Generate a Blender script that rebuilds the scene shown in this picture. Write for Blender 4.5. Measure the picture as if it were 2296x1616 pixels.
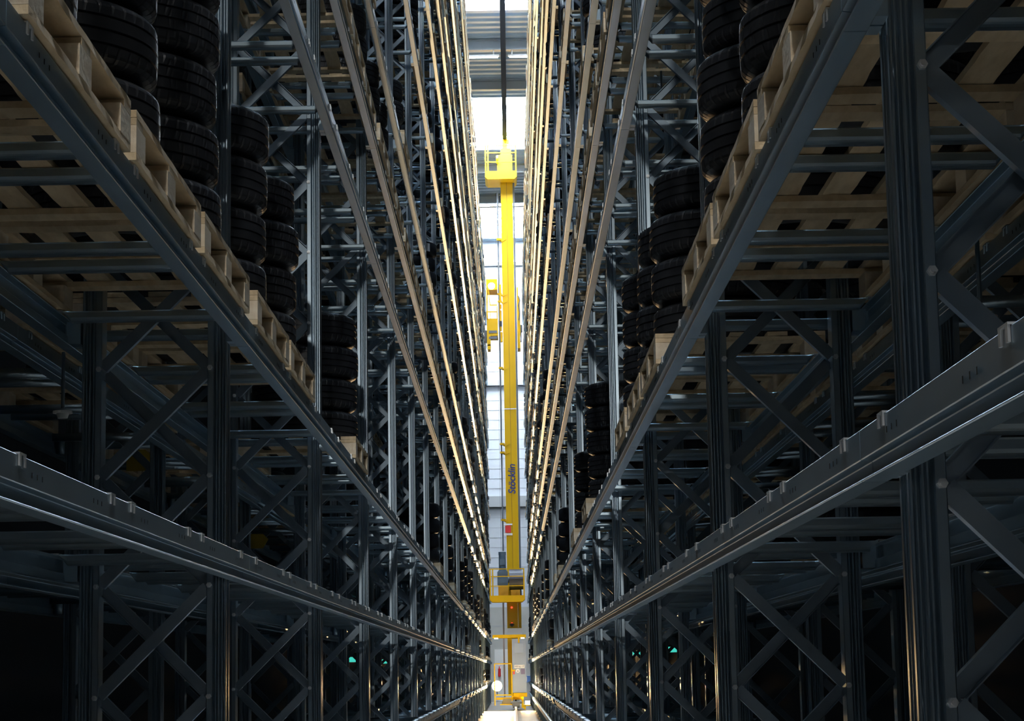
import bpy, math, random
import numpy as np
from mathutils import Vector, Matrix

random.seed(7)
S = bpy.context.scene
COL = S.collection
for o in list(bpy.data.objects):
    bpy.data.objects.remove(o)

# ------------------------------------------------------------------ camera, light, exposure
H = 1.49                                   # eye height in the aisle
cd = bpy.data.cameras.new('camera'); cam = bpy.data.objects.new('camera', cd); COL.objects.link(cam)
cd.sensor_width = 36.0; cd.lens = 4640.0 / 2296.0 * 36.0; cd.clip_start = .05; cd.clip_end = 400
_d = Vector((4.0, -697.0, 4640.0)).normalized()          # aisle axis, in camera x/y/forward
_u = Vector((-math.sin(.0171), math.cos(.0171), 0)); _u = (_u - _d * _u.dot(_d)).normalized()
_r = _d.cross(_u) * -1 if _d.cross(_u).x < 0 else _d.cross(_u)
right = Vector((_r.x, _d.x, _u.x)); up = Vector((_r.y, _d.y, _u.y)); fwd = Vector((_r.z, _d.z, _u.z))
m = Matrix((right, up, -fwd)).transposed().to_4x4(); m.translation = (0, 0, H)
cam.matrix_world = m
S.camera = cam

w = bpy.data.worlds.new('world'); S.world = w; w.use_nodes = True
w.node_tree.nodes['Background'].inputs[0].default_value = (.55, .7, 1, 1)
w.node_tree.nodes['Background'].inputs[1].default_value = .0
S.view_settings.view_transform = 'Standard'; S.view_settings.look = 'None'
S.view_settings.gamma = 1; S.view_settings.use_curve_mapping = False
S.view_settings.exposure = 0.0
S.cycles.max_bounces = 6; S.cycles.diffuse_bounces = 3; S.cycles.glossy_bounces = 4
S.cycles.use_denoising = True
S.cycles.sample_clamp_indirect = 12
SKY_E, SKY_N, SKY_0, SKY_C = 105.0, 28.0, 70.0, (.80, .90, 1.0)        # daylight in the roof lights; near ones set as foreground fill
AISLE_E = 1350.0                            # narrow floodlight on the wall behind the camera
LAMP_E, LAMP_C = 8500.0, (1.0, .62, .28)    # the crane's floodlight

# ------------------------------------------------------------------ materials
def mat(name, col, rough=.5, metal=0., emit=None, es=0., noise=None, bump=None, spec=None):
    M = bpy.data.materials.new(name); M.use_nodes = True
    nt = M.node_tree; b = nt.nodes['Principled BSDF']
    b.inputs['Base Color'].default_value = (*col, 1); b.inputs['Roughness'].default_value = rough
    b.inputs['Metallic'].default_value = metal
    if spec is not None: b.inputs['Specular IOR Level'].default_value = spec
    if emit: b.inputs['Emission Color'].default_value = (*emit, 1); b.inputs['Emission Strength'].default_value = es
    if noise or bump:
        tc = nt.nodes.new('ShaderNodeTexCoord'); mp = nt.nodes.new('ShaderNodeMapping'); nt.links.new(tc.outputs['Object'], mp.inputs[0])
    if noise:      # (colour b, scale xyz, detail, rough low, rough high)
        c2, sc, det, r0, r1 = noise
        mp.inputs['Scale'].default_value = sc
        n = nt.nodes.new('ShaderNodeTexNoise'); n.inputs['Scale'].default_value = 1; n.inputs['Detail'].default_value = det
        nt.links.new(mp.outputs[0], n.inputs['Vector'])
        r = nt.nodes.new('ShaderNodeValToRGB'); r.color_ramp.elements[0].position = .35; r.color_ramp.elements[1].position = .65
        r.color_ramp.elements[0].color = (*col, 1); r.color_ramp.elements[1].color = (*c2, 1)
        nt.links.new(n.outputs['Fac'], r.inputs[0]); nt.links.new(r.outputs[0], b.inputs['Base Color'])
        mr = nt.nodes.new('ShaderNodeMapRange'); mr.inputs['To Min'].default_value = r0; mr.inputs['To Max'].default_value = r1
        nt.links.new(n.outputs['Fac'], mr.inputs[0]); nt.links.new(mr.outputs[0], b.inputs['Roughness'])
    if bump:
        sc, st = bump
        n2 = nt.nodes.new('ShaderNodeTexNoise'); n2.inputs['Scale'].default_value = sc; n2.inputs['Detail'].default_value = 4
        nt.links.new(tc.outputs['Object'], n2.inputs['Vector'])
        bp = nt.nodes.new('ShaderNodeBump'); bp.inputs['Strength'].default_value = st; bp.inputs['Distance'].default_value = .004
        nt.links.new(n2.outputs['Fac'], bp.inputs['Height']); nt.links.new(bp.outputs[0], b.inputs['Normal'])
    return M

STEEL = mat('galvanised_steel', (.35, .44, .52), .28, .95, noise=((.38, .47, .55), (14, 14, 5), 1, .28, .28))
BRACE = mat('brace_steel', (.24, .31, .38), .42, .9, noise=((.28, .35, .42), (8, 8, 8), 1, .40, .44))
BEAMS = mat('galvanised_beam_steel', (.37, .50, .60), .38, .9, noise=((.41, .54, .64), (14, 3, 14), 1, .37, .39))
BARS = mat('cross_bar_steel', (.35, .45, .53), .3, .92, noise=((.40, .50, .57), (4, 14, 14), 1, .3, .3))
ZINC = mat('bright_zinc', (.80, .83, .86), .35, .55)
HOLE = mat('slot_dark', (.004, .005, .006), .9)
def wood(name, c1, c2):
    M = mat(name, c1, .75, 0, noise=(c2, (26, 5, 26), 5, .65, .85), bump=(60, .5))
    nt = M.node_tree; b = nt.nodes['Principled BSDF']
    ramp = [n for n in nt.nodes if n.type == 'VALTORGB'][0]
    oi = nt.nodes.new('ShaderNodeObjectInfo'); hs = nt.nodes.new('ShaderNodeHueSaturation')
    mr = nt.nodes.new('ShaderNodeMapRange'); mr.inputs['To Min'].default_value = .8; mr.inputs['To Max'].default_value = 1.12
    nt.links.new(oi.outputs['Random'], mr.inputs[0]); nt.links.new(mr.outputs[0], hs.inputs['Value'])
    nt.links.new(ramp.outputs[0], hs.inputs['Color']); nt.links.new(hs.outputs[0], b.inputs['Base Color'])
    return M
WOOD = wood('pine_boards', (.76, .60, .39), (.60, .45, .27))
BLOCK = wood('pressed_wood_block', (.80, .69, .53), (.68, .55, .39))
RUBBER = mat('tyre_rubber', (.014, .016, .021), .48, 0, noise=((.022, .025, .031), (9, 9, 9), 3, .42, .54), spec=.5)
STICKER = mat('white_tyre_label', (.75, .76, .8), .6)
YEL = mat('yellow_paint', (.62, .38, .001), .5, 0, noise=((.58, .35, .001), (1.2, 1.2, .7), 2, .44, .56), spec=.25)
GREY = mat('grey_cabinet_paint', (.50, .55, .62), .45)
DKGREY = mat('dark_grey_paint', (.10, .115, .13), .45)
BLUEGREY = mat('blue_grey_motor', (.07, .12, .18), .4)
ROPE = mat('wound_wire_rope', (.09, .10, .12), .5, .6)
BLACK = mat('black_plastic', (.012, .012, .014), .5)
BLUE = mat('blue_lettering', (.02, .03, .16), .5)
WHITE = mat('white_paint', (.78, .78, .76), .5)
RED = mat('red_sign', (.65, .03, .03), .5)
REDLAMP = mat('red_signal_light', (.8, .05, .03), .4, emit=(1, .06, .03), es=2.5)
LAMPM = mat('floodlight_glass', (1, .9, .7), .3, emit=(1, .80, .48), es=260)
SMALLLAMP = mat('work_lamp_glass', (1, .95, .8), .3, emit=(1, .86, .5), es=60)
TUBE = mat('fluorescent_tube', (1, 1, 1), .4, emit=(.95, 1, .98), es=14)
SKYL = mat('roof_light_daylight', (.9, .95, 1), .5, emit=SKY_C, es=SKY_E)
SKYO = mat('raised_fill_roof_light', (.9, .95, 1), .5, emit=(1, .95, .88), es=SKY_0)  # unseen roof light over the camera, made stronger to brighten near pallet faces
SKYN = mat('dimmed_fill_roof_light', (.9, .95, 1), .5, emit=(.55, .78, 1), es=SKY_N)  # unseen near roof lights, dimmed and blued as fill for the foreground
EXITM = mat('lit_exit_sign', (.02, .5, .4), .4, emit=(.08, .9, .72), es=.7)
PANEL = mat('wall_sandwich_panel', (.56, .60, .65), .55)
CONC = mat('concrete_plinth', (.50, .50, .47), .7, noise=((.44, .44, .41), (1, 1, 1), 5, .6, .8))
FLOORM = mat('sealed_concrete_floor', (.36, .33, .285), .45, 0, noise=((.30, .272, .235), (.8, .25, .8), 6, .22, .45))
ROOFM = mat('roof_deck_steel', (.46, .58, .68), .5, 0)
DARKWALL = mat('painted_darkness_panel', (.03, .034, .04), .8)  # near-black colour puts the darkness around the racks into the walls
YSIGN = mat('yellow_plate', (.62, .42, .04), .5)
SIGNBLUE = mat('blue_sign', (.12, .24, .55), .5)

# ------------------------------------------------------------------ mesh building
class MB:
    def __init__(s): s.v = []; s.f = []; s.m = []
    def add(s, v, f, mi=0):
        n = len(s.v); s.v += [tuple(p) for p in v]; s.f += [tuple(i + n for i in q) for q in f]
        s.m += list(mi) if isinstance(mi, (list, tuple)) else [mi] * len(f); return s
    def box(s, x0, x1, y0, y1, z0, z1, mi=0):
        return s.add([(x0, y0, z0), (x1, y0, z0), (x1, y1, z0), (x0, y1, z0), (x0, y0, z1), (x1, y0, z1), (x1, y1, z1), (x0, y1, z1)],
                     [(0, 3, 2, 1), (4, 5, 6, 7), (0, 1, 5, 4), (1, 2, 6, 5), (2, 3, 7, 6), (3, 0, 4, 7)], mi)
    def prism(s, prof, fn, t0, t1, mi=0):          # closed 2-D outline extruded: fn(a, b, t) -> xyz
        n = len(prof)
        v = [fn(a, b, t0) for a, b in prof] + [fn(a, b, t1) for a, b in prof]
        f = [(i, (i + 1) % n, n + (i + 1) % n, n + i) for i in range(n)] + [tuple(range(n - 1, -1, -1)), tuple(range(n, 2 * n))]
        return s.add(v, f, mi)
    def bar(s, p, q, wx, wy, up=(0, 0, 1), mi=0):  # rectangular bar between two points
        p, q = Vector(p), Vector(q); d = (q - p).normalized(); u = Vector(up)
        if abs(d.dot(u)) > .98: u = Vector((0, 1, 0))
        a = d.cross(u).normalized() * wx / 2; b = a.cross(d).normalized() * wy / 2
        return s.add([p - a - b, p + a - b, p + a + b, p - a + b, q - a - b, q + a - b, q + a + b, q - a + b],
                     [(0, 3, 2, 1), (4, 5, 6, 7), (0, 1, 5, 4), (1, 2, 6, 5), (2, 3, 7, 6), (3, 0, 4, 7)], mi)
    def tube(s, p, q, r, n=10, r2=None, mi=0):
        p, q = Vector(p), Vector(q); d = (q - p).normalized(); u = Vector((0, 0, 1)) if abs(d.z) < .9 else Vector((1, 0, 0))
        a = d.cross(u).normalized(); b = d.cross(a); r2 = r if r2 is None else r2
        v = [p + (a * math.cos(t) + b * math.sin(t)) * r for t in [2 * math.pi * i / n for i in range(n)]]
        v += [q + (a * math.cos(t) + b * math.sin(t)) * r2 for t in [2 * math.pi * i / n for i in range(n)]]
        f = [(i, n + i, n + (i + 1) % n, (i + 1) % n) for i in range(n)] + [tuple(range(n)), tuple(range(2 * n - 1, n - 1, -1))]
        return s.add(v, f, mi)
    def poly(s, pts, r, n=8, mi=0):
        for p, q in zip(pts, pts[1:]): s.tube(p, q, r, n, mi=mi)
        return s
    def mesh(s, name, mats, smooth=False):
        me = bpy.data.meshes.new(name); me.from_pydata(s.v, [], s.f)
        for q in (mats if isinstance(mats, (list, tuple)) else [mats]): me.materials.append(q)
        me.polygons.foreach_set('material_index', s.m)
        if smooth: me.polygons.foreach_set('use_smooth', [True] * len(s.f))
        me.update()
        bmn = __import__('bmesh').new(); bmn.from_mesh(me); __import__('bmesh').ops.recalc_face_normals(bmn, faces=bmn.faces); bmn.to_mesh(me); bmn.free()
        return me
    def obj(s, name, mats, parent=None, loc=(0, 0, 0), smooth=False):
        return link(name, s.mesh(name, mats, smooth), parent, loc)

def link(name, data, parent=None, loc=(0, 0, 0), rz=0):
    o = bpy.data.objects.new(name, data); COL.objects.link(o); o.location = loc
    if rz: o.rotation_euler.z = rz
    if parent: o.parent = parent
    return o
def tag(o, label, cat, group=None, kind='thing'):
    o['label'] = label; o['category'] = cat; o['kind'] = kind
    if group: o['group'] = group
    return o
def thing(name, label, cat, loc=(0, 0, 0), group=None, rz=0):
    o = link(name, None, None, loc, rz); o.empty_display_size = .1
    return tag(o, label, cat, group)
def struct(name, mb, mats, smooth=False):
    o = mb.obj(name, mats, smooth=smooth); o['kind'] = 'structure'; return o
def copytree(o, parent=None):
    c = o.copy(); COL.objects.link(c)
    if parent: c.parent = parent
    for ch in list(o.children): copytree(ch, c)
    return c
def mass(name, me, places, label, cat, mats=None):     # everything beyond the individually built ones: ONE mesh
    nv, nf = len(me.vertices), len(me.polygons)
    v = np.empty(nv * 3, np.float32); me.vertices.foreach_get('co', v); v = v.reshape(-1, 3)
    ls = np.empty(nf, np.int32); lt = np.empty(nf, np.int32); mi = np.empty(nf, np.int32)
    me.polygons.foreach_get('loop_start', ls); me.polygons.foreach_get('loop_total', lt); me.polygons.foreach_get('material_index', mi)
    nl = len(me.loops); lv = np.empty(nl, np.int32); me.loops.foreach_get('vertex_index', lv)
    N = len(places)
    if not N: return None
    P = np.array([p[:3] for p in places], np.float32); sx = np.array([p[3] for p in places], np.float32)
    V = np.repeat(v[None], N, 0); V[:, :, 0] *= sx[:, None]; V += P[:, None, :]
    out = bpy.data.meshes.new(name)
    out.vertices.add(nv * N); out.vertices.foreach_set('co', V.ravel())
    out.loops.add(nl * N); out.loops.foreach_set('vertex_index', (lv[None] + (np.arange(N) * nv)[:, None]).astype(np.int32).ravel())
    out.polygons.add(nf * N); out.polygons.foreach_set('loop_start', (ls[None] + (np.arange(N) * nl)[:, None]).astype(np.int32).ravel())
    out.polygons.foreach_set('material_index', np.tile(mi, N))
    for q in me.materials: out.materials.append(q)
    out.update(calc_edges=True); out.validate()
    return tag(link(name, out), label, cat, kind='stuff')

def px(p):                                             # pixel of a world point (only to rank what shows largest)
    q = Vector(p) - Vector((0, 0, H)); z = q.dot(fwd)
    if z < .1: return None
    return 1148 + 4640 * q.dot(right) / z, 808 - 4640 * q.dot(up) / z
def shown(x0, x1, y0, y1, z0, z1):                     # area of the box's outline inside the frame
    pts = [px((x, y, z)) for x in (x0, x1) for y in (y0, y1) for z in (z0, z1)]
    pts = [p for p in pts if p]
    if len(pts) < 8: return 0 if not pts else 1.
    xs = [min(max(p[0], 0), 2296) for p in pts]; ys = [min(max(p[1], 0), 1616) for p in pts]
    return (max(xs) - min(xs)) * (max(ys) - min(ys))

ORD = ['zeroth', 'first', 'second', 'third', 'fourth', 'fifth', 'sixth', 'seventh', 'eighth', 'ninth', 'tenth', 'eleventh', 'twelfth', 'thirteenth', 'fourteenth',
       'fifteenth', 'sixteenth', 'seventeenth', 'eighteenth', 'nineteenth', 'twentieth', 'twenty-first', 'twenty-second', 'twenty-third', 'twenty-fourth', 'twenty-fifth', 'twenty-sixth', 'twenty-seventh']

# ------------------------------------------------------------------ rack layout
P0, BAY, NB = .13, 4.03, 25
LEV = [.89, 1.855, 2.795, 4.73, 5.675, 6.69, 8.78, 10.8, 12.3, 13.3, 15.4, 16.4, 18.4, 19.4]
BH = .105                                              # beam height
TOPZ = 20.9
# each rack: sign s (+1: its depth runs to +x), x of the aisle-side front of: beam, post, pallet; depth dimensions shared
class Rack: pass
RK = []
def rack(key, side, xpal, name):
    r = Rack(); r.key, r.s, r.xp, r.name = key, side, xpal, name; RK.append(r)
# local x (depth) : pallet 0..0.8, beam .015...067, post .10...178, rear post .585...663, rear beam .71...762
rack('L', -1, -1.02, 'left rack')
rack('R', 1, .692, 'right rack')
rack('LL', -1, -1.95, 'outer left rack')
rack('RR', 1, 1.622, 'outer right rack')
XB, XP, XR, XRB = .015, .100, .598, .765               # front beam, front post, rear post, rear beam (its aisle-side face, mirrored)
PW = .077
def post_y(k): return P0 + BAY * k

# hall shell ------------------------------------------------------------------
YE, ZR, YS = 105.0, 23.5, -9.0
XL, XW = -3.45, 3.15
fl = MB(); fl.box(XL, XW, YS, YE + .3, -.2, 0); struct('floor', fl, FLOORM)
wl = MB(); wl.box(XL, XW, YE, YE + .3, 4.7, 25, 0); wl.box(XL, XW, YE - .04, YE + .3, 0, 4.7, 1)
for z in np.arange(5.2, 23, .5): wl.box(XL, XW, YE - .012, YE, z, z + .018, 2)
for z in (1.9, 3.75): wl.box(XL, XW, YE - .046, YE - .04, z, z + .03, 2)
struct('wall_end', wl, [PANEL, CONC, mat('panel_joint', (.40, .43, .46), .6)])
for z0, z1, nm in ((15.96, 16.24, 'trim_1'), (9.75, 10.29, 'trim_2'), (22.2, 22.6, 'trim_3')):
    t = MB(); t.box(XL, XW, YE - .22, YE - .012, z0, z1); struct(nm, t, mat(nm + '_steel', (.36, .38, .39), .5))
for x0, x1, nm in ((XL - .2, XL, 'added_wall_left'), (XW, XW + .2, 'added_wall_right')):
    t = MB(); t.box(x0, x1, YS, YE, 0, 25); struct(nm, t, DARKWALL)  # side walls added close behind the racks to black out the next aisles
t = MB(); t.box(XL, XW, YS - .2, YS, 0, 25); struct('wall_front', t, DARKWALL)  # coloured near-black so steel facing the camera mirrors darkness
SKY = [(-6.5, 2.0), (6.0, 14.5), (21.0, 29.5), (40.5, 49.0), (59.3, 67.2), (77.8, 86.0), (96.0, 104.2)]
SKL, SKR = -1.45, 1.1
def deck(mb, y0, y1, x0, x1):
    y = y0
    while y < y1 - .05:
        e = min(y + .56, y1); a = (e - y)
        mb.prism([(y, .0), (y + a * .42, .0), (y + a * .5, .14), (y + a * .92, .14), (e, 0), (e, .2), (y, .2)], lambda p, q, t_: (t_, p, ZR + q), x0, x1)
        y = e
rf = MB()
edges = [YS] + [v for p in SKY for v in p] + [YE]
for a, b in zip(edges[::2], edges[1::2]): deck(rf, a, b, SKL, SKR)
rf.box(XL, SKL, YS, YE, ZR, ZR + .2); rf.box(SKR, XW, YS, YE, ZR, ZR + .2)
struct('ceiling', rf, ROOFM)
for i, (a, b) in enumerate(SKY):
    t = MB(); t.box(SKL, SKR, a + .06, b - .06, ZR + .22, ZR + .26)
    o = struct('window_%d' % (i + 1), t, SKYL if a > 50 else (SKYO if a < 0 else SKYN))
    fr = MB(); fr.box(SKL, SKR, a + .002, a + .06, ZR, ZR + .3); fr.box(SKL, SKR, b - .06, b - .002, ZR, ZR + .3)
    n = 4
    for j in range(1, n): yy = a + (b - a) * j / n; fr.box(SKL, SKR, yy - .04, yy + .04, ZR + .1, ZR + .22)
    fr.obj('window_frame', GREY, o)
# roof trusses / purlins across the aisle
PUR = mat('roof_steel', (.42, .46, .48), .5, .2)
for i, y in enumerate([12.5, 31.5, 51.5, 70.4, 75.4, 88.5, 94.4]):
    t = MB(); t.box(XL, XW, y - .1, y + .1, ZR - .06, ZR - .002); t.box(XL, XW, y - .02, y + .02, ZR - .36, ZR - .06); t.box(XL, XW, y - .1, y + .1, ZR - .4, ZR - .36)
    struct('trim_%d' % (i + 4), t, PUR)
for i, (y, z) in enumerate([(70.4, ZR - .66), (94.4, ZR - .66), (YE - .282, 22.36)]):
    for x, h, sd in ((-.82, .68, 'left'), (.62, .45, 'right')):
        o = thing('fluorescent_strip_light', 'fluorescent strip light %s, %s of the guide rail' % (['high over the aisle before the crane', 'under the roof just past the crane mast', 'at the top of the end wall'][i], sd), 'ceiling light', (x, y, z), 'strip lights under the roof')
        t = MB(); t.box(-h, h, -.06, .06, .04, .1)
        if i < 2:
            for xx in (-h * .7, h * .7): t.box(xx - .02, xx + .02, -.02, .02, .1, .26)
        t.obj('housing', WHITE, o)
        t = MB(); t.tube((-h + .05, 0, .015), (h - .05, 0, .015), .025); t.obj('tube', TUBE, o)

# ------------------------------------------------------------------ rack frames
def chamfer(pts, c=.0025):
    out = []; n = len(pts)
    for i in range(n):
        p, a, b = Vector(pts[i]), Vector(pts[i - 1]), Vector(pts[(i + 1) % n])
        d1, d2 = a - p, b - p
        k1, k2 = min(c, d1.length * .35), min(c, d2.length * .35)
        out += [tuple(p + d1.normalized() * k1), tuple(p + d2.normalized() * k2)]
    return out
# outline of an upright, x from the aisle face inwards, y along the aisle
_near = [(0, -.05), (.009, -.05), (.013, -.036), (.021, -.036), (.025, -.046), (.034, -.046), (.038, -.030), (.047, -.030), (.051, -.05), (PW, -.05)]
PROF = chamfer(_near + [(a, -b) for a, b in reversed(_near)] + [(0, .028), (.008, .022), (.008, .008), (0, .003), (0, -.003), (.008, -.008), (.008, -.022), (0, -.028)])
def post_mesh(flip):
    mb = MB(); pr = [((PW - a) if flip else a, b) for a, b in PROF]
    mb.prism(pr, lambda a, b, t_: (a, b, t_), .012, TOPZ)
    mb.box(-.03, PW + .03, -.08, .08, 0, .012)
    return mb.mesh('upright_post', STEEL)
POSTM = {0: post_mesh(False), 1: post_mesh(True)}
CPROF = [(-.0225, -.016), (.0225, -.016), (.0225, .016), (.0195, .016), (.0195, -.013), (-.0195, -.013), (-.0195, .016), (-.0225, .016)]
NODE0, NSTEP = 2.725, .43
nodes_z = [z for z in [NODE0 + NSTEP * i for i in range(-6, 45)] if z > .1 and z < TOPZ - .15]
def brace(mb, x0, z0, x1, z1, y, face):
    d = Vector((x1 - x0, 0, z1 - z0)); L = d.length; d /= L; n = Vector((-d.z, 0, d.x))
    def fn(a, b, t_): p = Vector((x0, y, z0)) + d * t_ + n * a; return (p.x, y + b * face, p.z)
    mb.prism(CPROF, fn, .01, L - .01)
def frame(r, k):
    y = post_y(k); near = r.key in 'LR' and 1 <= k <= 6
    where = {'L': 'of the left rack', 'R': 'of the right rack', 'LL': 'of the outer left rack', 'RR': 'of the outer right rack'}[r.key]
    o = thing('rack_upright', 'tall galvanised cross-braced upright frame, %s from the camera, %s' % (ORD[k + 1], where), 'rack upright', (r.xp, y, 0), 'upright frames ' + where)
    s = r.s
    def place(me, x0): q = link('upright_post', me, o, (s * x0, 0, 0)); q.scale.x = s; return q
    place(POSTM[0], XP); place(POSTM[1], XR)
    xa, xb = XP + PW - .006, XR + .006
    single, merged = [], MB()
    zs = nodes_z; pairs = [(zs[i], zs[i + 1]) for i in range(len(zs) - 1)]
    lo, hi = 9e9, -9e9
    for z0, z1 in pairs:
        vis = near and shown(r.xp + s * xa, r.xp + s * xb, y - .03, y + .03, z0, z1) > 40 and k * 1.0 <= 6
        for kind in (0, 1):
            m1 = MB() if vis else merged
            A, B = ((xa, z1), (xb, z0)) if kind == 0 else ((xa, z0), (xb, z1))
            brace(m1, s * A[0], A[1] - .02, s * B[0], B[1] - .02, -.021 if kind == 0 else .019, 1 if kind == 0 else -1)
            if vis: single.append(m1)
    for m1 in single[:100]: m1.obj('brace', BRACE, o)
    for m1 in single[100:]: merged.add(m1.v, m1.f, 0)
    if merged.f:
        q = merged.obj('bracing', BRACE, o)
        if single: q['kind'] = 'stuff'
    if near and k <= 3:
        for z in zs:
            p = px((r.xp + s * (XP + PW * .8), y, z))
            if p and -20 < p[0] < 2316 and -20 < p[1] < 1636:
                for xx in (XP + PW * .86, XR + PW * .14):
                    b = MB(); b.tube((s * xx, -.05, z - .02), (s * xx, -.062, z - .02), .011, 6); b.tube((s * xx, -.062, z - .02), (s * xx, -.07, z - .02), .006, 8); b.obj('bolt', ZINC, o)
    return o
for r in RK:
    for k in range(NB + 1): frame(r, k)

# ------------------------------------------------------------------ beams
BPROF = chamfer([(0, 0), (0, .005), (.024, .0075), (.024, .041), (0, .044), (0, BH), (.045, BH), (.045, BH - .004), (.010, BH - .004), (.010, .050), (.034, .045), (.034, .009), (.052, .004), (.052, 0)], .0018)
def beam_mesh(detail):
    mb = MB(); h = BAY / 2 - .003
    mb.prism(BPROF, lambda a, b, t_: (a, t_, b), -h, h, 0)
    if detail:
        for i in range(6):
            for dy in (-.05, 0, .05):
                yy = -h + .35 + i * (2 * h - .7) / 5 + dy
                mb.box(-.0008, .001, yy - .0025, yy + .0025, .066, .078, 1)
    return mb
BM = beam_mesh(True).mesh('rack_beam', [BEAMS, HOLE])
br = MB(); br.box(.03, XP - XB, -.03, .03, .012, BH - .005)
BRM = br.mesh('end_bracket', BEAMS)
bl = beam_mesh(False)
for sy in (-1, 1): bl.box(.03, XP - XB, sy * (BAY / 2 - .035) - .03, sy * (BAY / 2 - .035) + .03, .012, BH - .005)
BLM = bl.mesh('rack_beam_far', [BEAMS, HOLE])
cand = []
for r in RK:
    for k in range(NB):
        for li, z in enumerate(LEV):
            for rear in (0, 1):
                xf = r.xp + r.s * (XB if not rear else XRB)
                sx = r.s if not rear else -r.s
                y = post_y(k) + BAY / 2
                a = shown(min(xf, xf + sx * .052), max(xf, xf + sx * .052), y - BAY / 2, y + BAY / 2, z, z + BH)
                a *= {'L': 1, 'R': 1}.get(r.key, .03) * (.06 if rear else 1)
                if k == 0 and li > 3: a = 0
                cand.append((a, r, k, li, rear, xf, y, z, sx))
cand.sort(key=lambda c: -c[0])
rest = []
for i, (a, r, k, li, rear, xf, y, z, sx) in enumerate(cand):
    if i < 300:
        o = link('rack_beam', BM, None, (xf, y, z)); o.scale.x = sx
        tag(o, 'grey steel shelf beam, %s level, %s bay, %s of the %s' % (ORD[li + 1], ORD[k + 1], 'back' if rear else 'aisle front', r.name), 'beam', 'shelf beams of the racks')
        for sy in (-1, 1): link('end_bracket', BRM, o, (0, sy * (BAY / 2 - .035), 0))
    else: rest.append((xf, y, z, sx))
mass('rack_beam', BLM, rest, 'grey steel shelf beams of the racks, remote and hidden ones', 'beams')

# ------------------------------------------------------------------ pallets, support bars, tyres
def slot(k, i): return post_y(k) + .13 + i * 1.285        # near end of a pallet
BAR_L = XRB - XB                                          # from front beam face to rear beam face
def bar_mesh(full):
    mb = MB(); x0, x1 = .075 - XB, BAR_L - .06
    if full:
        pr = chamfer([(-.028, 0), (-.028, -.030), (-.018, -.042), (.018, -.042), (.028, -.030), (.028, 0)], .005)
        mb.prism(pr, lambda a, b, t_: (t_, a, b), x0 + .03, x1 - .03)
        for xa, xb in ((x0 + .03, x0), (x1 - .03, x1)):
            n = len(pr); v = [(xa, a, b) for a, b in pr] + [(xb, a * 1.1, b * .12) for a, b in pr]
            mb.add(v, [(i, (i + 1) % n, n + (i + 1) % n, n + i) for i in range(n)])
    else:
        mb.prism([(-.028, 0), (-.02, -.042), (.02, -.042), (.028, 0)], lambda a, b, t_: (t_, a, b), x0, x1)
    return mb
def hook(mb, ends=(0, 1)):                                # the flattened, bent-over end that grips the beam's top edge
    x0, x1 = .075 - XB, BAR_L - .06
    for e in ends:
        a, b, c, d = ((-.005, -.0008, -.005, x0), (BAR_L + .0008, BAR_L + .005, x1, BAR_L + .005))[e]
        v = [(c, -.03, .0045), (d, -.03, .0045), (d, .03, .0045), (c, .03, .0045), (c, -.03, .0005), (d, -.03, .0005), (d, .03, .0005), (c, .03, .0005)]
        mb.add(v, [(0, 1, 2, 3), (7, 6, 5, 4), (0, 4, 5, 1), (1, 5, 6, 2), (2, 6, 7, 3), (3, 7, 4, 0)])
        for yy in (-.022, .022):
            n = len(mb.v); mb.v += [(a, yy - .007, .0045), (b, yy - .007, .0045), (b, yy + .007, .0045), (a, yy + .007, .0045), (a, yy - .007, -.024), (b, yy - .007, -.024), (b, yy + .007, -.024), (a, yy + .007, -.024)]
            k_ = n - 8 if yy < 0 else n - 16
            fs = [(n, n + 4, n + 5, n + 1), (n + 1, n + 5, n + 6, n + 2), (n + 2, n + 6, n + 7, n + 3), (n + 3, n + 7, n + 4, n), (n + 4, n + 7, n + 6, n + 5), (n, n + 1, k_ + (0 if e == 0 else 1), k_ + (3 if e == 0 else 2)), ]
            mb.f += fs; mb.m += [0] * len(fs)
    return mb
BARM = bar_mesh(True).mesh('pallet_support_bar', BARS)
HKM = [hook(MB(), (e,)).mesh('end_hook', ZINC) for e in (0, 1)]
lo = bar_mesh(False); hook(lo); BARL = lo.mesh('pallet_support_bar_far', BARS)
PALZ = BH + .006

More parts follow.
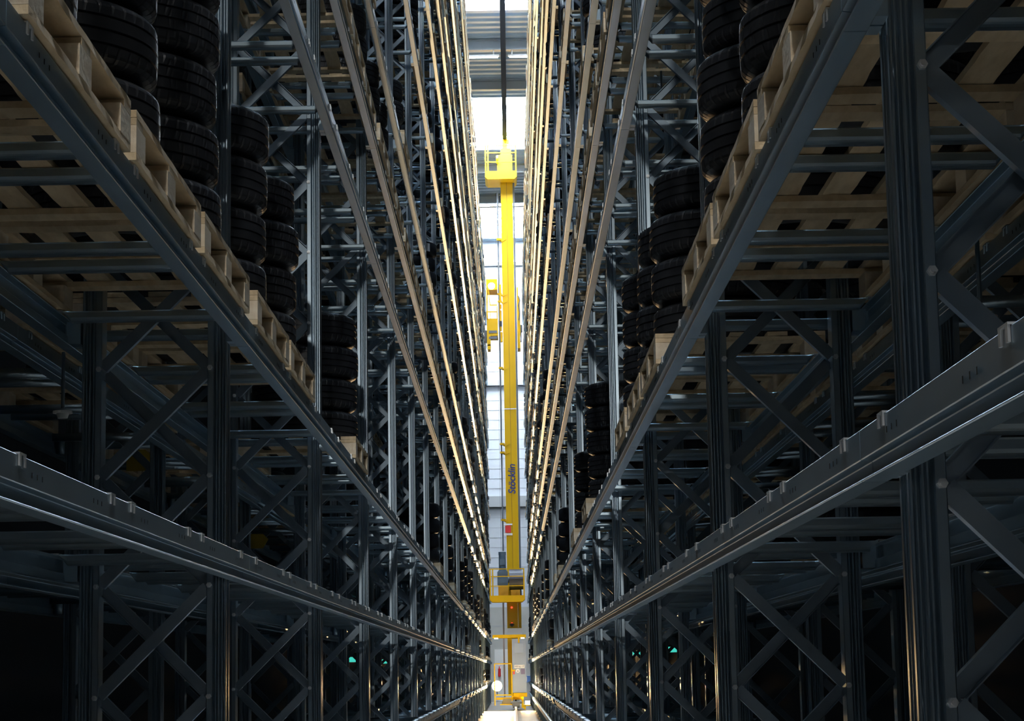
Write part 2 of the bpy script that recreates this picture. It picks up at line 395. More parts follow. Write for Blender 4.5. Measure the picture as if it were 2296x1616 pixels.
# pallet: 0.8 deep (x) by 1.2 (y) by .144
def pal_parts():
    D, L = .8, 1.2; parts = []
    for i, (x0, x1) in enumerate(((0, .10), (.178, .272), (.353, .447), (.528, .622), (.70, .8))): parts.append(('deck_board', (x0, x1, 0, L, .122, .144), 0))
    for y0, y1 in ((.0, .10), (.55, .65), (1.10, 1.2)): parts.append(('cross_board', (0, D, y0, y1, .100, .1215), 0))
    for x0, x1 in ((0, .1), (.7, .8)):
        parts.append(('bottom_board', (x0, x1, 0, L, 0, .022), 0))
        for y0, y1 in ((0, .145), (.5275, .6725), (1.055, 1.2)): parts.append(('block', (x0, x1, y0, y1, .0225, .0995), 1))
    return parts
def rough_box(mb, b, mi, rnd, n):
    x0, x1, y0, y1, z0, z1 = b
    if n <= 1: return mb.box(*b, mi)
    ax = 0 if (x1 - x0) > (y1 - y0) else 1                 # sawn, slightly ragged edges along the length
    v = []; f = []
    for i in range(n + 1):
        t_ = i / n
        for (u, q) in ((0, 0), (1, 0), (1, 1), (0, 1)):
            j = (rnd.random() - .5) * .0034; j2 = (rnd.random() - .5) * .003
            if ax == 1: v.append((x0 + (x1 - x0) * u + (j if 0 < i < n else 0) * (-1 if u else 1), y0 + (y1 - y0) * t_, z0 + (z1 - z0) * q + (-abs(j2) if q else abs(j2))))
            else: v.append((x0 + (x1 - x0) * t_, y0 + (y1 - y0) * u + (j if 0 < i < n else 0), z0 + (z1 - z0) * q + (-abs(j2) if q else abs(j2))))
    for i in range(n):
        for e in range(4): f.append((i * 4 + e, i * 4 + (e + 1) % 4, i * 4 + 4 + (e + 1) % 4, i * 4 + 4 + e))
    f += [(0, 1, 2, 3), (n * 4 + 3, n * 4 + 2, n * 4 + 1, n * 4)]
    mb.add(v, f, mi)
rnd = random.Random(3)
PALP = [(nm, (lambda q: (rough_box(q, b, 0, rnd, 16 if nm != 'block' else 1), q)[1])(MB()).mesh(nm, BLOCK if mi else WOOD)) for nm, b, mi in pal_parts()]
pm = MB()
for nm, b, mi in pal_parts(): pm.box(*b, mi)
PALM = pm.mesh('wooden_pallet', [WOOD, BLOCK])

TR, TI, TW = .36, .205, .225
def tyre_mesh(seg, kind, low=False):
    w = TW
    if low:
        prof = [(TI, .02), (TI + .05, .004), (TR - .03, .012), (TR, .04), (TR, w - .04), (TR - .03, w - .012), (TI + .05, w - .004), (TI, w - .02)]
        mb = MB(); n = len(prof)
        v = [(r_ * math.cos(2 * math.pi * i / seg), r_ * math.sin(2 * math.pi * i / seg), z) for i in range(seg) for r_, z in prof]
        f = [(i * n + j, ((i + 1) % seg) * n + j, ((i + 1) % seg) * n + (j + 1) % n, i * n + (j + 1) % n) for i in range(seg) for j in range(n)]
        return mb.add(v, f).mesh('tyre_far', RUBBER, True)
    rows = [(TI, .03, 0), (TI - .004, .022, 0), (TI + .008, .012, 0), (TI + .03, .007, 0), (TI + .06, .001, 0), (TI + .095, .003, 0), (TR - .035, .011, 0), (TR - .018, .020, 3), (TR - .006, .032, 3)]
    zz = [.040, .0655, .067, .0725, .074, .108, .1095, .115, .1165, .1505, .152, .1575, .159, .185]
    gr = [3, 2, 1, 1, 2, 2, 1, 1, 2, 2, 1, 1, 2, 3]
    crown = lambda z: TR - .004 * abs((z - w / 2) / (w / 2)) ** 2 * 1.6
    rows += [(crown(z) - (.008 if g == 1 else 0), z, g) for z, g in zip(zz, gr)]
    rows += [(TR - .006, w - .032, 3), (TR - .018, w - .020, 3), (TR - .035, w - .011, 0), (TI + .095, w - .003, 0), (TI + .06, w - .001, 0), (TI + .03, w - .007, 0), (TI + .008, w - .012, 0), (TI - .004, w - .022, 0), (TI, w - .03, 0)]
    mb = MB(); n = len(rows); v = []; f = []
    for i in range(seg):
        for j, (r_, z, g) in enumerate(rows):
            rr = r_
            if g == 3:
                ph = (i + (3 if z > w / 2 else 0)) % 6
                if ph == 0: rr -= .0035
            if g == 2 and kind == 1:
                ph = (i + int((z / w) * 9)) % 9
                if ph == 0: rr -= .003
            t_ = 2 * math.pi * (i + (kind * 2.2 * abs(z - w / 2) / w * 2)) / seg
            v.append((rr * math.cos(t_), rr * math.sin(t_), z))
    for i in range(seg):
        for j in range(n): f.append((i * n + j, ((i + 1) % seg) * n + j, ((i + 1) % seg) * n + (j + 1) % n, i * n + (j + 1) % n))
    mb.add(v, f); me = mb.mesh('tyre', RUBBER)
    sm = [all(rows[q % n][2] == 0 for q in p) for p in f]
    me.polygons.foreach_set('use_smooth', sm); return me
TYM = [tyre_mesh(288, 0), tyre_mesh(288, 1)]
TYL = tyre_mesh(18, 0, True)
TYMID = tyre_mesh(48, 0, True)

gaps = [(LEV + [22.5])[i + 1] - LEV[i] for i in range(len(LEV))]
def maxt(li): return int((gaps[li] - BH - .006 - .15 - .03) / TW)
# what stands where: {(rack, level, bay, slot): tyres}
load = {}
def put(r, li, k, i, n): load[(r, li, k, i)] = n
for i, n in enumerate((5, 5, 5)): put('L', 2, 1, i, n)
put('L', 2, 2, 0, 4); put('L', 2, 2, 1, 4); put('L', 2, 3, 1, 4)
put('R', 2, 1, 0, 6); put('R', 2, 1, 1, 6); put('R', 2, 1, 2, 6); put('R', 2, 2, 1, 4); put('R', 2, 2, 2, 4); put('R', 2, 3, 0, 4)
put('L', 2, 0, 2, 4); put('R', 2, 0, 2, 5)
put('L', 2, 7, 1, 4); put('L', 2, 9, 0, 4); put('R', 2, 4, 2, 5); put('R', 2, 5, 2, 4); put('R', 2, 7, 2, 4); put('R', 2, 8, 1, 3)
for k in range(1, 9):
    for i in range(3):
        put('L', 4, k, i, 3 if (k, i) in ((3, 2), (4, 0), (4, 1)) else 0)
        if k > 1: put('R', 4, k, i, 0)
put('L', 5, 3, 2, 3); put('L', 5, 5, 0, 3); put('L', 5, 7, 1, 4); put('L', 6, 6, 0, 4); put('L', 6, 6, 1, 0); put('L', 6, 7, 0, 3)
put('R', 5, 4, 1, 4); put('R', 6, 6, 0, 3); put('R', 6, 5, 2, 0)
none_near = {2: 11, 5: 9, 6: 8}
rg = random.Random(11)
occ = {0: (14, .05, 1), 1: (9, .06, .8), 2: (5, .30, .9), 3: (15, .10, .8), 4: (1, .93, .12), 5: (2, .42, .85), 6: (2, .55, .8), 7: (3, .6, .6), 8: (4, .8, .15), 9: (4, .7, .8), 10: (5, .8, .2), 11: (5, .75, .75), 12: (6, .8, .2), 13: (6, .75, .7)}
for rk in ('L', 'R'):
    for li in range(len(LEV)):
        k0, p, pt = occ[li]
        for k in range(k0, NB):
            for i in range(3):
                if (rk, li, k, i) in load: continue
                if k < none_near.get(li, 0): continue
                if rg.random() < p:
                    n = 0
                    if rg.random() < pt: n = min(maxt(li), rg.choice([3, 4, 4, 4, 4, 5, 6]))
                    put(rk, li, k, i, n)
for rk in ('LL', 'RR'):
    for li in (1, 2, 3, 4, 5):
        for k in range(1, 12):
            for i in range(3):
                if rg.random() < (.25 if li == 1 else .6): put(rk, li, k, i, min(maxt(li), 4) if rg.random() < .6 else 0)
RD = {r.key: r for r in RK}
SLOTN = ['near', 'middle', 'far']
def where(r, li, k, i): return '%s slot, %s bay, %s level, %s' % (SLOTN[i], ORD[k + 1], ORD[li + 1], r.name)
def hidden(r): return 1 if r.key in 'LR' else .12
items = []
for (rk, li, k, i), n in load.items():
    r = RD[rk]; y = slot(k, i); z = LEV[li] + PALZ
    xs = sorted((r.xp, r.xp + r.s * .8))
    items.append((shown(xs[0], xs[1], y, y + 1.2, z, z + .144) * hidden(r), rk, li, k, i, n))
items.sort(key=lambda c: -c[0])
rest = []; palx = {}
for j, (a, rk, li, k, i, n) in enumerate(items):
    r = RD[rk]; jx = rg.uniform(-.008, .008); jy = rg.uniform(-.02, .02)
    if rk == 'L' and li == 2 and k < 4 or rk == 'R' and li == 2 and k < 4: jx = 0; jy = 0
    x, y, z = r.xp + r.s * jx, slot(k, i) + jy, LEV[li] + PALZ
    palx[(rk, li, k, i)] = (x, y, z)
    if j < 300 and a > 0:
        lab = '%s, %s' % ('pale wooden pallet carrying tyres' if n else 'bare pale wooden pallet', where(r, li, k, i))
        if j < 34:
            o = thing('wooden_pallet', lab, 'pallet', (x, y, z), 'wooden pallets in the racks'); o.scale.x = r.s
            for nm, me in PALP: link(nm, me, o)
        else:
            o = link('wooden_pallet', PALM, None, (x, y, z)); o.scale.x = r.s; tag(o, lab, 'pallet', 'wooden pallets in the racks')
    else: rest.append((x, y, z, r.s))
mass('wooden_pallet', PALM, rest, 'pale wooden pallets far down and high up in the racks', 'pallets')

ty = []
for (rk, li, k, i), n in load.items():
    r = RD[rk]; x, y, z = palx[(rk, li, k, i)]
    for q in range(n):
        zz = z + .1445 + q * (TW + .0006); cx, cy = x + r.s * .40, y + .6
        a = shown(cx - TR, cx + TR, cy - TR, cy + TR, zz, zz + TW) * hidden(r)
        ty.append((a, rk, li, k, i, q, n, cx, cy, zz))
ty.sort(key=lambda c: -c[0]); rest = []
for j, (a, rk, li, k, i, q, n, cx, cy, zz) in enumerate(ty):
    r = RD[rk]; cx += rg.uniform(-.014, .014); cy += rg.uniform(-.014, .014)
    if j < 300 and a > 0:
        me = TYM[1 if (k + i + (rk == 'R')) % 2 else 0] if cy < 26 else TYMID
        o = link('car_tyre', me, None, (cx, cy, zz), rg.uniform(0, 6.28))
        nm = 'topmost' if q == n - 1 else ('lowest' if q == 0 else ORD[q + 1] + ' from bottom')
        tag(o, 'black tyre, %s of stack, %s' % (nm, where(r, li, k, i)), 'tyre', 'stacked car tyres in the racks')
        if rk == 'L' and li == 5 and k == 7:
            b = MB(); n_ = 5
            o.rotation_euler.z = 0
            v = [((TR + .001) * math.cos(t_), (TR + .001) * math.sin(t_), z_) for t_ in [-1.02 + .075 * e for e in range(n_)] for z_ in (.05, .17)]
            b.add(v, [(2 * e, 2 * e + 2, 2 * e + 3, 2 * e + 1) for e in range(n_ - 1)])
            b.obj('paper_label', STICKER, o)['label'] = 'white paper label'
    else: rest.append((cx, cy, zz, 1))
mass('car_tyre', TYL, rest, 'black car tyres stacked far down and high up in the racks', 'tyres')

bars = []
for r in RK:
    lv = range(len(LEV)) if r.key in 'LR' else range(0, 7)
    for k in range(NB):
        for li in lv:
            for i in range(3):
                for e, dy in enumerate((.07, 1.07)):
                    y = slot(k, i) + dy; z = LEV[li] + BH; x0 = r.xp + r.s * XB
                    xs = sorted((x0, x0 + r.s * BAR_L))
                    a = shown(xs[0], xs[1], y - .03, y + .03, z - .042, z + .003) * hidden(r) * (1 if z > H else .35)
                    bars.append((a, r, li, k, i, e, x0, y, z))
bars.sort(key=lambda c: -c[0]); rest = []
for j, (a, r, li, k, i, e, x0, y, z) in enumerate(bars):
    if j < 300 and a > 0:
        o = link('pallet_support_bar', BARM, None, (x0, y, z)); o.scale.x = r.s
        tag(o, 'grey steel cross bar, %s end of %s' % ('front' if e == 0 else 'rear', where(r, li, k, i)), 'support bar', 'pallet support bars in the racks')
        for e_ in (0, 1): link('end_hook', HKM[e_], o)
    else: rest.append((x0, y, z, r.s))
mass('pallet_support_bar', BARL, rest, 'grey steel cross bars far down and high up in the racks', 'support bars')

# ------------------------------------------------------------------ stacker crane (its mast stands in the aisle at y = 82)
CY = 82.0
cr = thing('stacker_crane', 'tall yellow single-mast stacker crane standing on the floor rail down the aisle', 'crane', (0, CY, 0))
def part(name, mb, mt, parent=cr, smooth=False): return mb.obj(name, mt, parent, smooth=smooth)
b = MB(); b.box(-.20, .285, .02, .70, 4.2, 21.2); mast = part('mast', b, YEL)
b = MB(); b.box(.032, .042, .012, .02, 4.9, 21.2); part('seam', b, BLACK, mast)
b = MB(); b.box(-.20, .285, .014, .02, 11.84, 11.88); part('joint_line', b, WHITE, mast)
b = MB(); b.box(.29, .36, .10, .62, 4.2, 21.2); part('guide_rail', b, DKGREY, mast)
b = MB(); b.box(-.225, .30, .0, .72, .55, 4.2); b.box(.30, .335, .0, .72, .55, 4.2); part('mast_foot', b, mat('shaded_mast_yellow', (.42, .28, .008), .5, spec=.25))  # mast yellow darkened to paint in the shadow on its lower end
for z in (16.5, 16.2, 13.5, 10.44, 10.10, 7.42, 18.75):
    b = MB(); b.add([(-.38, .0, z), (-.02, .0, z), (-.20, .0, z - .1), (-.38, .02, z), (-.02, .02, z), (-.20, .02, z - .1)], [(0, 1, 2), (3, 5, 4), (0, 3, 4, 1), (1, 4, 5, 2), (2, 5, 3, 0)])
    b.box(-.40, -.21, -.06, .02, z - .03, z + .05); part('cable_bracket', b, YEL, mast)
def bake_text(o):                                        # outline lettering turned into a plain mesh
    bpy.context.view_layer.update(); me = bpy.data.meshes.new_from_object(o)
    q = link('lettering_', me, o.parent); q.location, q.rotation_euler, q.scale = o.location, o.rotation_euler, o.scale
    bpy.data.objects.remove(o); q.name = 'lettering'; return q
fc = bpy.data.curves.new('lettering', 'FONT'); fc.body = 'Stöcklin'; fc.size = .40; fc.shear = .18; fc.offset = .008; fc.extrude = .003; fc.align_x = 'LEFT'; fc.materials.append(BLUE)
fo = bpy.data.objects.new('lettering', fc); COL.objects.link(fo); fo.parent = mast
fo.rotation_euler = (math.pi / 2, -math.pi / 2, 0); fo.location = (.185, .004, 8.45)
fo.scale = (.93, 1, 1)
b = MB(); b.box(-.24, -.02, -.03, .015, 6.92, 7.2); q = part('warning_plate', b, RED, mast); b = MB(); b.box(-.3, .04, -.02, .012, 6.82, 6.9); b.box(-.3, .04, -.02, .012, 7.22, 7.28); part('plate_holder', b, WHITE, mast)
bake_text(fo)
# cable pipe left of the mast
b = MB(); b.tube((-.335, .1, 6.2), (-.335, .1, 20.7), .035, 8); part('cable_pipe', b, mat('pipe_grey', (.30, .34, .40), .4, .5))
b = MB(); b.tube((-.42, .12, 6.2), (-.42, .12, 20.7), .006, 6); b.tube((-.25, .12, 6.2), (-.25, .12, 20.7), .006, 6); part('hoist_rope', b, ROPE)
# top platform and head
def platform(z0, z1, zr, x0, x1, ya, yb, name):
    b = MB(); b.prism([(x0, z1), (x1, z1), (x1, z0 + .09), (x1 - .10, z0), (x0 + .10, z0), (x0, z0 + .09)], lambda a, c, t_: (a, t_, c), ya, yb); pl = part(name, b, YEL)
    for f_ in (0, .36, .72, 1.0):
        if f_ == 0: continue
        zz = z1 + (zr - z1) * f_
        b = MB(); b.bar((x0 + .02, ya + .03, zz), (x1 - .02, ya + .03, zz), .035, .035); b.bar((x0 + .02, ya, zz), (x0 + .02, yb, zz), .035, .035); b.bar((x1 - .02, ya, zz), (x1 - .02, yb, zz), .035, .035); b.obj('rail', YEL, pl)
    for xx in (x0 + .03, x0 + .13, x1 - .03):
        b = MB(); b.box(xx - .025, xx + .025, ya + .005, ya + .055, z1, zr); b.obj('rail_post', YEL, pl)
    return pl
platform(21.12, 21.45, 22.5, -.82, .46, -.62, .9, 'top_platform')
b = MB(); b.box(-.32, .285, -.05, .75, 21.45, 22.25); b.box(-.18, .24, .05, .65, 22.25, 22.55); b.tube((-.36, -.1, 22.05), (-.28, -.1, 22.05), .16, 16); part('mast_head', b, YEL)
b = MB(); b.box(-.10, .10, .1, .6, 22.55, 22.78); b.tube((-.05, .2, 22.78), (-.05, .2, 22.95), .07, 10); b.tube((.1, .2, 22.78), (.1, .2, 22.95), .07, 10); part('upper_guide', b, YEL)
# hoist platform with drum, gearbox and motor
hp = platform(4.17, 4.42, 5.45, -.89, .485, -1.0, .0, 'hoist_platform')
b = MB(); b.tube((-.10, -.45, 5.06), (.44, -.45, 5.06), .40, 32); b.tube((-.12, -.45, 5.06), (-.10, -.45, 5.06), .43, 32); b.tube((.44, -.45, 5.06), (.46, -.45, 5.06), .43, 32); part('rope_drum', b, ROPE)
b = MB(); b.prism([(-.58, 4.86), (-.50, 4.82), (-.24, 4.82), (-.17, 4.86), (-.17, 5.34), (-.22, 5.42), (-.52, 5.42), (-.58, 5.34)], lambda a, c, t_: (a, t_, c), -.72, -.2); b.tube((-.17, -.45, 5.06), (-.12, -.45, 5.06), .12, 16); part('gearbox', b, BLUEGREY)
b = MB(); b.tube((-.375, -.45, 5.42), (-.375, -.45, 6.02), .14, 20); b.tube((-.375, -.45, 6.02), (-.375, -.45, 6.14), .15, 20); b.box(-.47, -.28, -.64, -.56, 5.62, 5.86); part('hoist_motor', b, BLUEGREY)
b = MB(); b.box(-.55, -.16, -.72, -.2, 4.43, 4.81); b.box(-.06, .30, -.7, -.2, 4.43, 4.64); part('gearbox_stand', b, mat('stand_ochre', (.5, .27, .01), .5))
# mast foot lights, grey box
b = MB(); b.box(-.225, .36, -.12, 0, 2.92, 3.17); part('junction_box', b, GREY)
for z, rr in ((3.98, .035), (3.36, .03)):
    b = MB(); b.tube((-.04, -.06, z), (-.04, 0, z), rr, 14); part('signal_lamp', b, REDLAMP)
b = MB(); b.box(-.13, .05, -.05, 0, 3.28, 3.33); b.tube((-.04, -.08, 3.30), (-.04, 0, 3.30), .07, 12); part('sensor', b, BLACK)
b = MB()
for i in range(24): b.tube((.20 + .012 * (i % 2), -.02, 3.2 + i * .04), (.20 - .012 * (i % 2) + .012, -.02, 3.24 + i * .04), .014, 6)
part('chain', b, WHITE)
b = MB(); b.box(-.40, -.34, .2, .32, .5, 4.2); part('ladder_rail', b, mat('ladder_grey', (.25, .23, .24), .5))
# canopy with small lamps, control cabinet
b = MB(); b.box(-.80, .49, -1.35, -.2, 2.78, 2.9); b.box(.18, .24, -1.36, -1.30, 2.58, 2.78); part('canopy', b, YEL)
for x in (-.66, .36):
    b = MB(); b.tube((x, -1.2, 2.745), (x, -1.2, 2.78), .07, 14); part('canopy_lamp', b, SMALLLAMP)
b = MB(); b.box(-.055, .485, -1.3, -.4, .68, 2.74); cab = part('control_cabinet', b, mat('cabinet_paint', (.25, .32, .43), .45))
b = MB(); b.box(.05, .38, -1.33, -1.3, 2.22, 2.56); b.box(.05, .38, -1.345, -1.3, 2.20, 2.225); b.obj('vent_cover', mat('vent_grey', (.29, .36, .47), .45), cab)
b = MB(); b.box(.02, .42, -1.306, -1.3, 1.62, 1.74); plate = b.obj('load_plate', WHITE, cab)
def text(body, size, loc, mt, parent, nm='lettering'):
    c = bpy.data.curves.new(nm, 'FONT'); c.body = body; c.size = size; c.align_x = 'CENTER'; c.align_y = 'CENTER'; c.extrude = .001; c.materials.append(mt)
    o = bpy.data.objects.new(nm, c); COL.objects.link(o); o.parent = parent; o.rotation_euler = (math.pi / 2, 0, 0); o.location = loc; return bake_text(o)
text('500 kg -1P', .085, (.22, -1.308, 1.68), BLACK, plate)
b = MB(); b.tube((.155, -1.306, 1.51), (.155, -1.3, 1.51), .075, 20); dd = b.obj('round_sign', WHITE, cab); text('a', .15, (.155, -1.308, 1.515), BLACK, dd)
b = MB(); b.box(.27, .43, -1.306, -1.3, 1.38, 1.59); b.obj('control_panel', mat('panel_violet_grey', (.13, .12, .22), .5), cab)
b = MB(); b.box(-.02, .03, -1.306, -1.3, 1.38, 1.5); b.obj('small_sticker', RED, cab)
# ladder cage frame and lower truck
b = MB()
for p, q in (((-.74, .2), (-.74, 1.79)), ((-.08, .2), (-.08, 1.79)), ((-.74, 1.79), (-.08, 1.79)), ((-.74, .60), (-.08, .60)), ((-.55, .24), (-.08, .24))): b.bar((p[0], -1.32, p[1]), (q[0], -1.32, q[1]), .04, .045, (0, 1, 0))
b.box(-.10, .05, -1.34, -1.3, 1.5, 1.56); part('guard_frame', b, YEL)
b = MB(); b.box(-.03, .50, -1.36, -.3, .52, .67); b.box(-.08, .36, -1.1, 1.6, .42, .55); b.box(-.70, -.1, -1.2, -.6, .42, .5); part('base_frame', b, YEL)
b = MB(); b.prism([(-.50, .24), (-.10, .24), (-.10, .42), (-.16, .46), (-.42, .46)], lambda a, c, t_: (a, t_, c), -1.28, -.7); part('foot_step', b, mat('step_olive', (.16, .14, .08), .6))
for yy in (-.75, 1.2):
    b = MB(); b.tube((.02, yy, .294), (.10, yy, .294), .13, 20); part('rail_wheel', b, ROPE)
b = MB(); b.box(-.06, .0, -1.3, 1.5, .10, .42); b.box(.12, .2, -1.3, 1.5, .10, .42); b.tube((-.14, -1.32, .32), (.3, -1.32, .32), .05, 12); b.box(-.08, .22, -1.36, -1.2, .17, .3); part('wheel_carrier', b, DKGREY)
b = MB(); b.box(.40, .62, -1.35, -1.0, .17, .22); b.box(.28, .36, -1.35, -.9, .10, .42); b.box(.36, .44, -1.35, -1.2, .04, .22); part('side_bracket', b, YEL)
b = MB(); b.box(.43, .60, -1.32, -1.05, .222, .36); part('side_lamp', b, SMALLLAMP)
# floodlight
b = MB(); b.tube((-.655, -1.30, .95), (-.655, -1.10, .95), .21, 24, .09); b.box(-.67, -.64, -1.2, -1.1, .60, .78); fl_ = part('floodlight', b, BLACK)
b = MB(); b.tube((-.655, -1.315, .95), (-.655, -1.302, .95), .19, 24); b.obj('lens', LAMPM, fl_)
# carriage with operator's cab and load table
cg = MB(); cg.box(-.84, -.40, -.45, .75, 15.35, 15.45)
ca = part('carriage', cg, YEL)
b = MB(); b.box(-.84, -.40, -.46, .75, 14.75, 15.35); b.box(-.84, -.70, -.46, .6, 14.35, 14.75); b.box(-.82, -.70, -.46, .2, 14.2, 14.4); b.obj('cab_floor', YEL, ca)
b = MB(); b.box(-.76, -.44, -.475, -.46, 14.86, 14.96); b.box(-.76, -.44, -.475, -.46, 14.62, 14.72); b.obj('louvre', DKGREY, ca)
b = MB(); b.box(-.845, -.40, -.45, .75, 16.62, 17.05); b.obj('cab_roof', YEL, ca)
b = MB(); b.box(-.845, -.80, -.45, -.38, 15.4, 16.7); b.box(-.845, -.80, .65, .75, 15.4, 16.7); b.box(-.44, -.40, -.45, -.38, 15.4, 15.95); b.bar((-.76, -.4, 16.65), (-.70, -.4, 16.0), .04, .04); b.bar((-.72, -.42, 16.0), (-.42, -.42, 16.0), .04, .05); b.bar((-.80, -.44, 15.72), (-.42, -.44, 15.72), .04, .05); b.bar((-.70, -.4, 15.4), (-.70, -.4, 15.72), .03, .03); b.obj('cab_frame', YEL, ca)
b = MB(); b.tube((-.63, -.47, 16.77), (-.63, -.44, 16.77), .13, 20); b.obj('cab_lamp', LAMPM, ca)
b = MB(); b.box(-.32, -.24, -.1, .02, 15.0, 16.9); b.box(-.30, -.21, -.12, .0, 14.55, 14.95); b.obj('carriage_guide', YEL, ca)
for z in (16.1, 15.85): b2 = MB(); b2.tube((-.26, -.15, z), (-.26, -.1, z), .035, 12); b2.obj('roller', ZINC, ca)
b = MB(); b.box(-.32, -.23, -.13, -.02, 15.18, 15.4); b.obj('sensor_box', BLACK, ca)
b = MB(); b.box(.37, .50, -.2, .7, 14.9, 16.35); b.box(.37, .43, -.2, .1, 16.35, 16.75); b.box(.37, .49, -.3, .6, 14.25, 14.95); b.obj('carriage_side_frame', YEL, ca)
b = MB(); b.box(.50, .58, .0, .4, 15.0, 15.25); b.box(.50, .54, -.1, .4, 14.6, 15.0); b.poly([(.44, -.22, 16.4), (.50, -.26, 16.2), (.44, -.24, 16.0), (.49, -.26, 15.7), (.44, -.22, 15.4)], .02); b.box(-.95, -.845, .0, .4, 14.6, 15.05); b.obj('load_fork', DKGREY, ca)
ca.location.z += 0
# lamps' own light
def spot(name, loc, rot, e, c, size, blend, rad, parent):
    l = bpy.data.lights.new(name, 'SPOT'); l.energy = e; l.color = c; l.spot_size = size; l.spot_blend = blend; l.shadow_soft_size = rad
    o = bpy.data.objects.new(name, l); COL.objects.link(o); o.location = loc; o.rotation_euler = rot; o.parent = parent; return o
spot('floodlight_beam', (-.655, -1.40, .95), (math.radians(98), 0, math.radians(180)), LAMP_E, LAMP_C, math.radians(130), .5, .15, fl_)
spot('cab_lamp_beam', (-.63, -.55, 16.77), (math.radians(75), 0, math.radians(180)), LAMP_E * .12, LAMP_C, math.radians(150), .5, .12, ca)

# ------------------------------------------------------------------ narrow-beam floodlight on the wall behind the camera
hb = thing('aisle_floodlight', 'round floodlight on a wall bracket behind the camera, shining down the aisle', 'wall lamp', (-.15, YS + .9, 6.2))
b = MB(); b.tube((0, 0, 0), (0, -.12, .01), .22, 28, .12); b.tube((0, -.12, .01), (0, -.30, .03), .12, 20, .10); b.obj('reflector_housing', DKGREY, hb)
b = MB(); b.tube((0, .006, 0), (0, .0, 0), .20, 28); b.obj('lens', mat('floodlight_lens', (1, 1, .95), .3, emit=(1, .96, .88), es=40), hb)
b = MB(); b.box(-.03, .03, -.9, -.2, .0, .05); b.box(-.1, .1, -.9, -.88, -.1, .16); b.obj('bracket', DKGREY, hb)
spot('aisle_floodlight_beam', (0, .05, 0), (math.radians(86.5), 0, 0), AISLE_E, (1, .97, .9), math.radians(16), .35, .12, hb)

# ------------------------------------------------------------------ rails in the aisle
b = MB()
b.prism([(-.07, 0), (.07, 0), (.07, .012), (.012, .03), (.012, .12), (.033, .135), (.033, .16), (-.033, .16), (-.033, .135), (-.012, .12), (-.012, .03), (-.07, .012)], lambda a, c, t_: (a + .06, t_, c), -6, 104)
tag(b.obj('floor_rail', mat('worn_rail_steel', (.42, .40, .38), .3, .9)), 'worn steel crane rail along the middle of the aisle floor', 'rail')
b = MB(); b.prism([(-.09, 22.97), (.09, 22.97), (.09, 22.985), (.008, 22.985), (.008, 23.085), (.09, 23.085), (.09, 23.1), (-.09, 23.1), (-.09, 23.085), (-.008, 23.085), (-.008, 22.985), (-.09, 22.985)], lambda a, c, t_: (a + .0, t_, c), -6, 104)
tr = tag(b.obj('guide_rail', mat('guide_rail_steel', (.018, .03, .05), .9, 0, spec=.1)), 'long dark steel guide rail under the roof above the aisle', 'rail')
for y in (12.5, 31.5, 51.5, 70.4, 75.4, 88.5, 94.4):
    b = MB(); b.box(-.03, .03, y - .05, y + .05, 23.0999, ZR - .4); b.obj('rail_hanger', GREY, tr)
b = MB(); b.box(.70, .76, 2, 101, .44, .52); b.box(.715, .745, 2, 101, .40, .44)
for k in range(1, NB): b.box(.74, .79, post_y(k) - .03, post_y(k) + .03, .46, .50)
tag(b.obj('conductor_rail', BEAMS), 'long low conductor rail bracketed to the foot of the right rack', 'rail')

# ------------------------------------------------------------------ things on the end wall and small fittings
d = MB(); d.box(-.95, -.15, YE - .10, YE - .045, .02, 2.6); o = struct('door_1', d, WHITE); b = MB(); b.box(-.25, -.2, YE - .14, YE - .10, 1.0, 1.15); b.obj('door_handle', ZINC, o)
b = MB(); b.box(.56, .84, -.03, 0, -.16, .16); o = b.obj('wall_sign', [SIGNBLUE], None, (0, YE - .05, 1.1)); tag(o, 'small blue and white sign low on the end wall beside the crane cabinet', 'sign')
b = MB(); b.box(.58, .66, -.034, -.03, -.12, .12); b.obj('white_panel', WHITE, o)
b = MB(); b.tube((-.72, YE - .2, 1.25), (-.72, YE - .2, 1.65), .07, 14); b.tube((-.72, YE - .2, 1.65), (-.72, YE - .2, 1.75), .025, 8); b.box(-.76, -.68, YE - .13, YE - .04, 1.3, 1.6)
tag(b.obj('fire_extinguisher', RED), 'small red fire extinguisher hung on the end wall left of the crane', 'fire extinguisher')
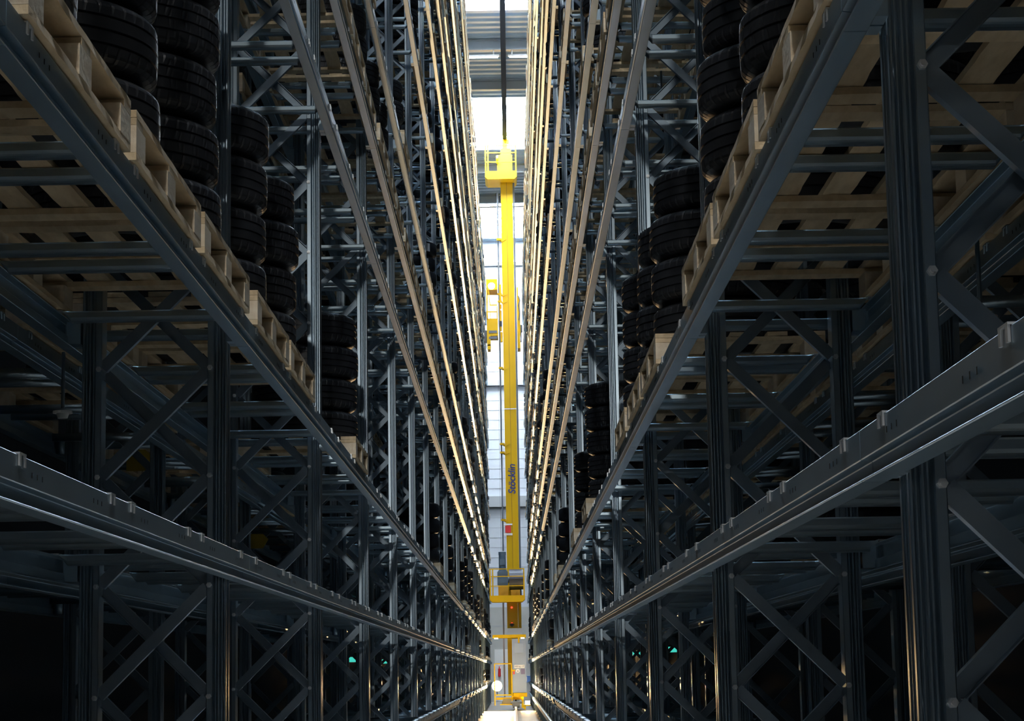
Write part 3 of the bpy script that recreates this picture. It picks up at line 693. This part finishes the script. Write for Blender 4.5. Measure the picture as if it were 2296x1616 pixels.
def detector(x, y, z, lab, q=1.0):
    o = thing('smoke_detector', lab, 'smoke detector', (x, y, z), 'smoke detectors in the racks')
    b = MB(); b.tube((0, 0, .04), (0, 0, .05), .09 * q, 24); b.tube((0, 0, .02), (0, 0, .04), .045 * q, 20, .06 * q); b.obj('detector_body', WHITE, o)
    b = MB(); b.tube((0, 0, .06), (0, 0, .30), .008, 6); b.obj('stem', STEEL, o)
detector(-1.36, 14.0, 5.32, 'white round smoke detector under the fifth level of the left rack')
detector(1.10, 14.0, 5.32, 'white round smoke detector under the fifth level of the right rack')
detector(1.53, 6.6, 2.55, 'flat round smoke detector in the gap behind the right rack', .6)
detector(-1.87, 8.6, 2.55, 'flat round smoke detector in the gap behind the left rack', .45)
for i, (x, y, z, lab) in enumerate([(-2.27, 12.6, 2.80, 'yellow arrow plate hung at mid height behind the left rack'), (-2.27, 18.6, 2.68, 'yellow plate hung deeper in behind the left rack')]):
    b = MB(); b.prism([(-.075, -.06), (.04, -.06), (.09, .02), (.04, .07), (-.075, .07)], lambda a, c, t_: (a, t_, c), -.004, .004)
    o = b.obj('arrow_plate', YSIGN, None, (x, y, z)); tag(o, lab, 'sign', 'yellow plates behind the left rack')
    b = MB(); b.box(-.004, .004, -.004, .004, .07, .25); b.obj('hanger', STEEL, o)
for sx, y, z, lab in [(-1, 41.7, 1.78, 'lit green exit sign glimpsed through the left rack, nearer the camera'), (-1, 52.0, 1.79, 'lit green exit sign glimpsed through the left rack, nearer the crane'), (1, 50.0, 1.86, 'lit green exit sign glimpsed through the right rack, nearer the crane'), (1, 38.5, 1.84, 'lit green exit sign glimpsed through the right rack, nearer the camera')]:
    x = (XL if sx < 0 else XW)
    o = thing('exit_sign', lab, 'exit sign', (x, y, z), 'exit signs beyond the racks')
    b = MB(); b.box(*sorted((-sx * .03, -sx * .30)), -.02, .02, -.05, .05); b.obj('lit_panel', EXITM, o)
    b = MB(); b.box(*sorted((0, -sx * .05)), -.03, .03, -.03, .03); b.obj('bracket', DKGREY, o)
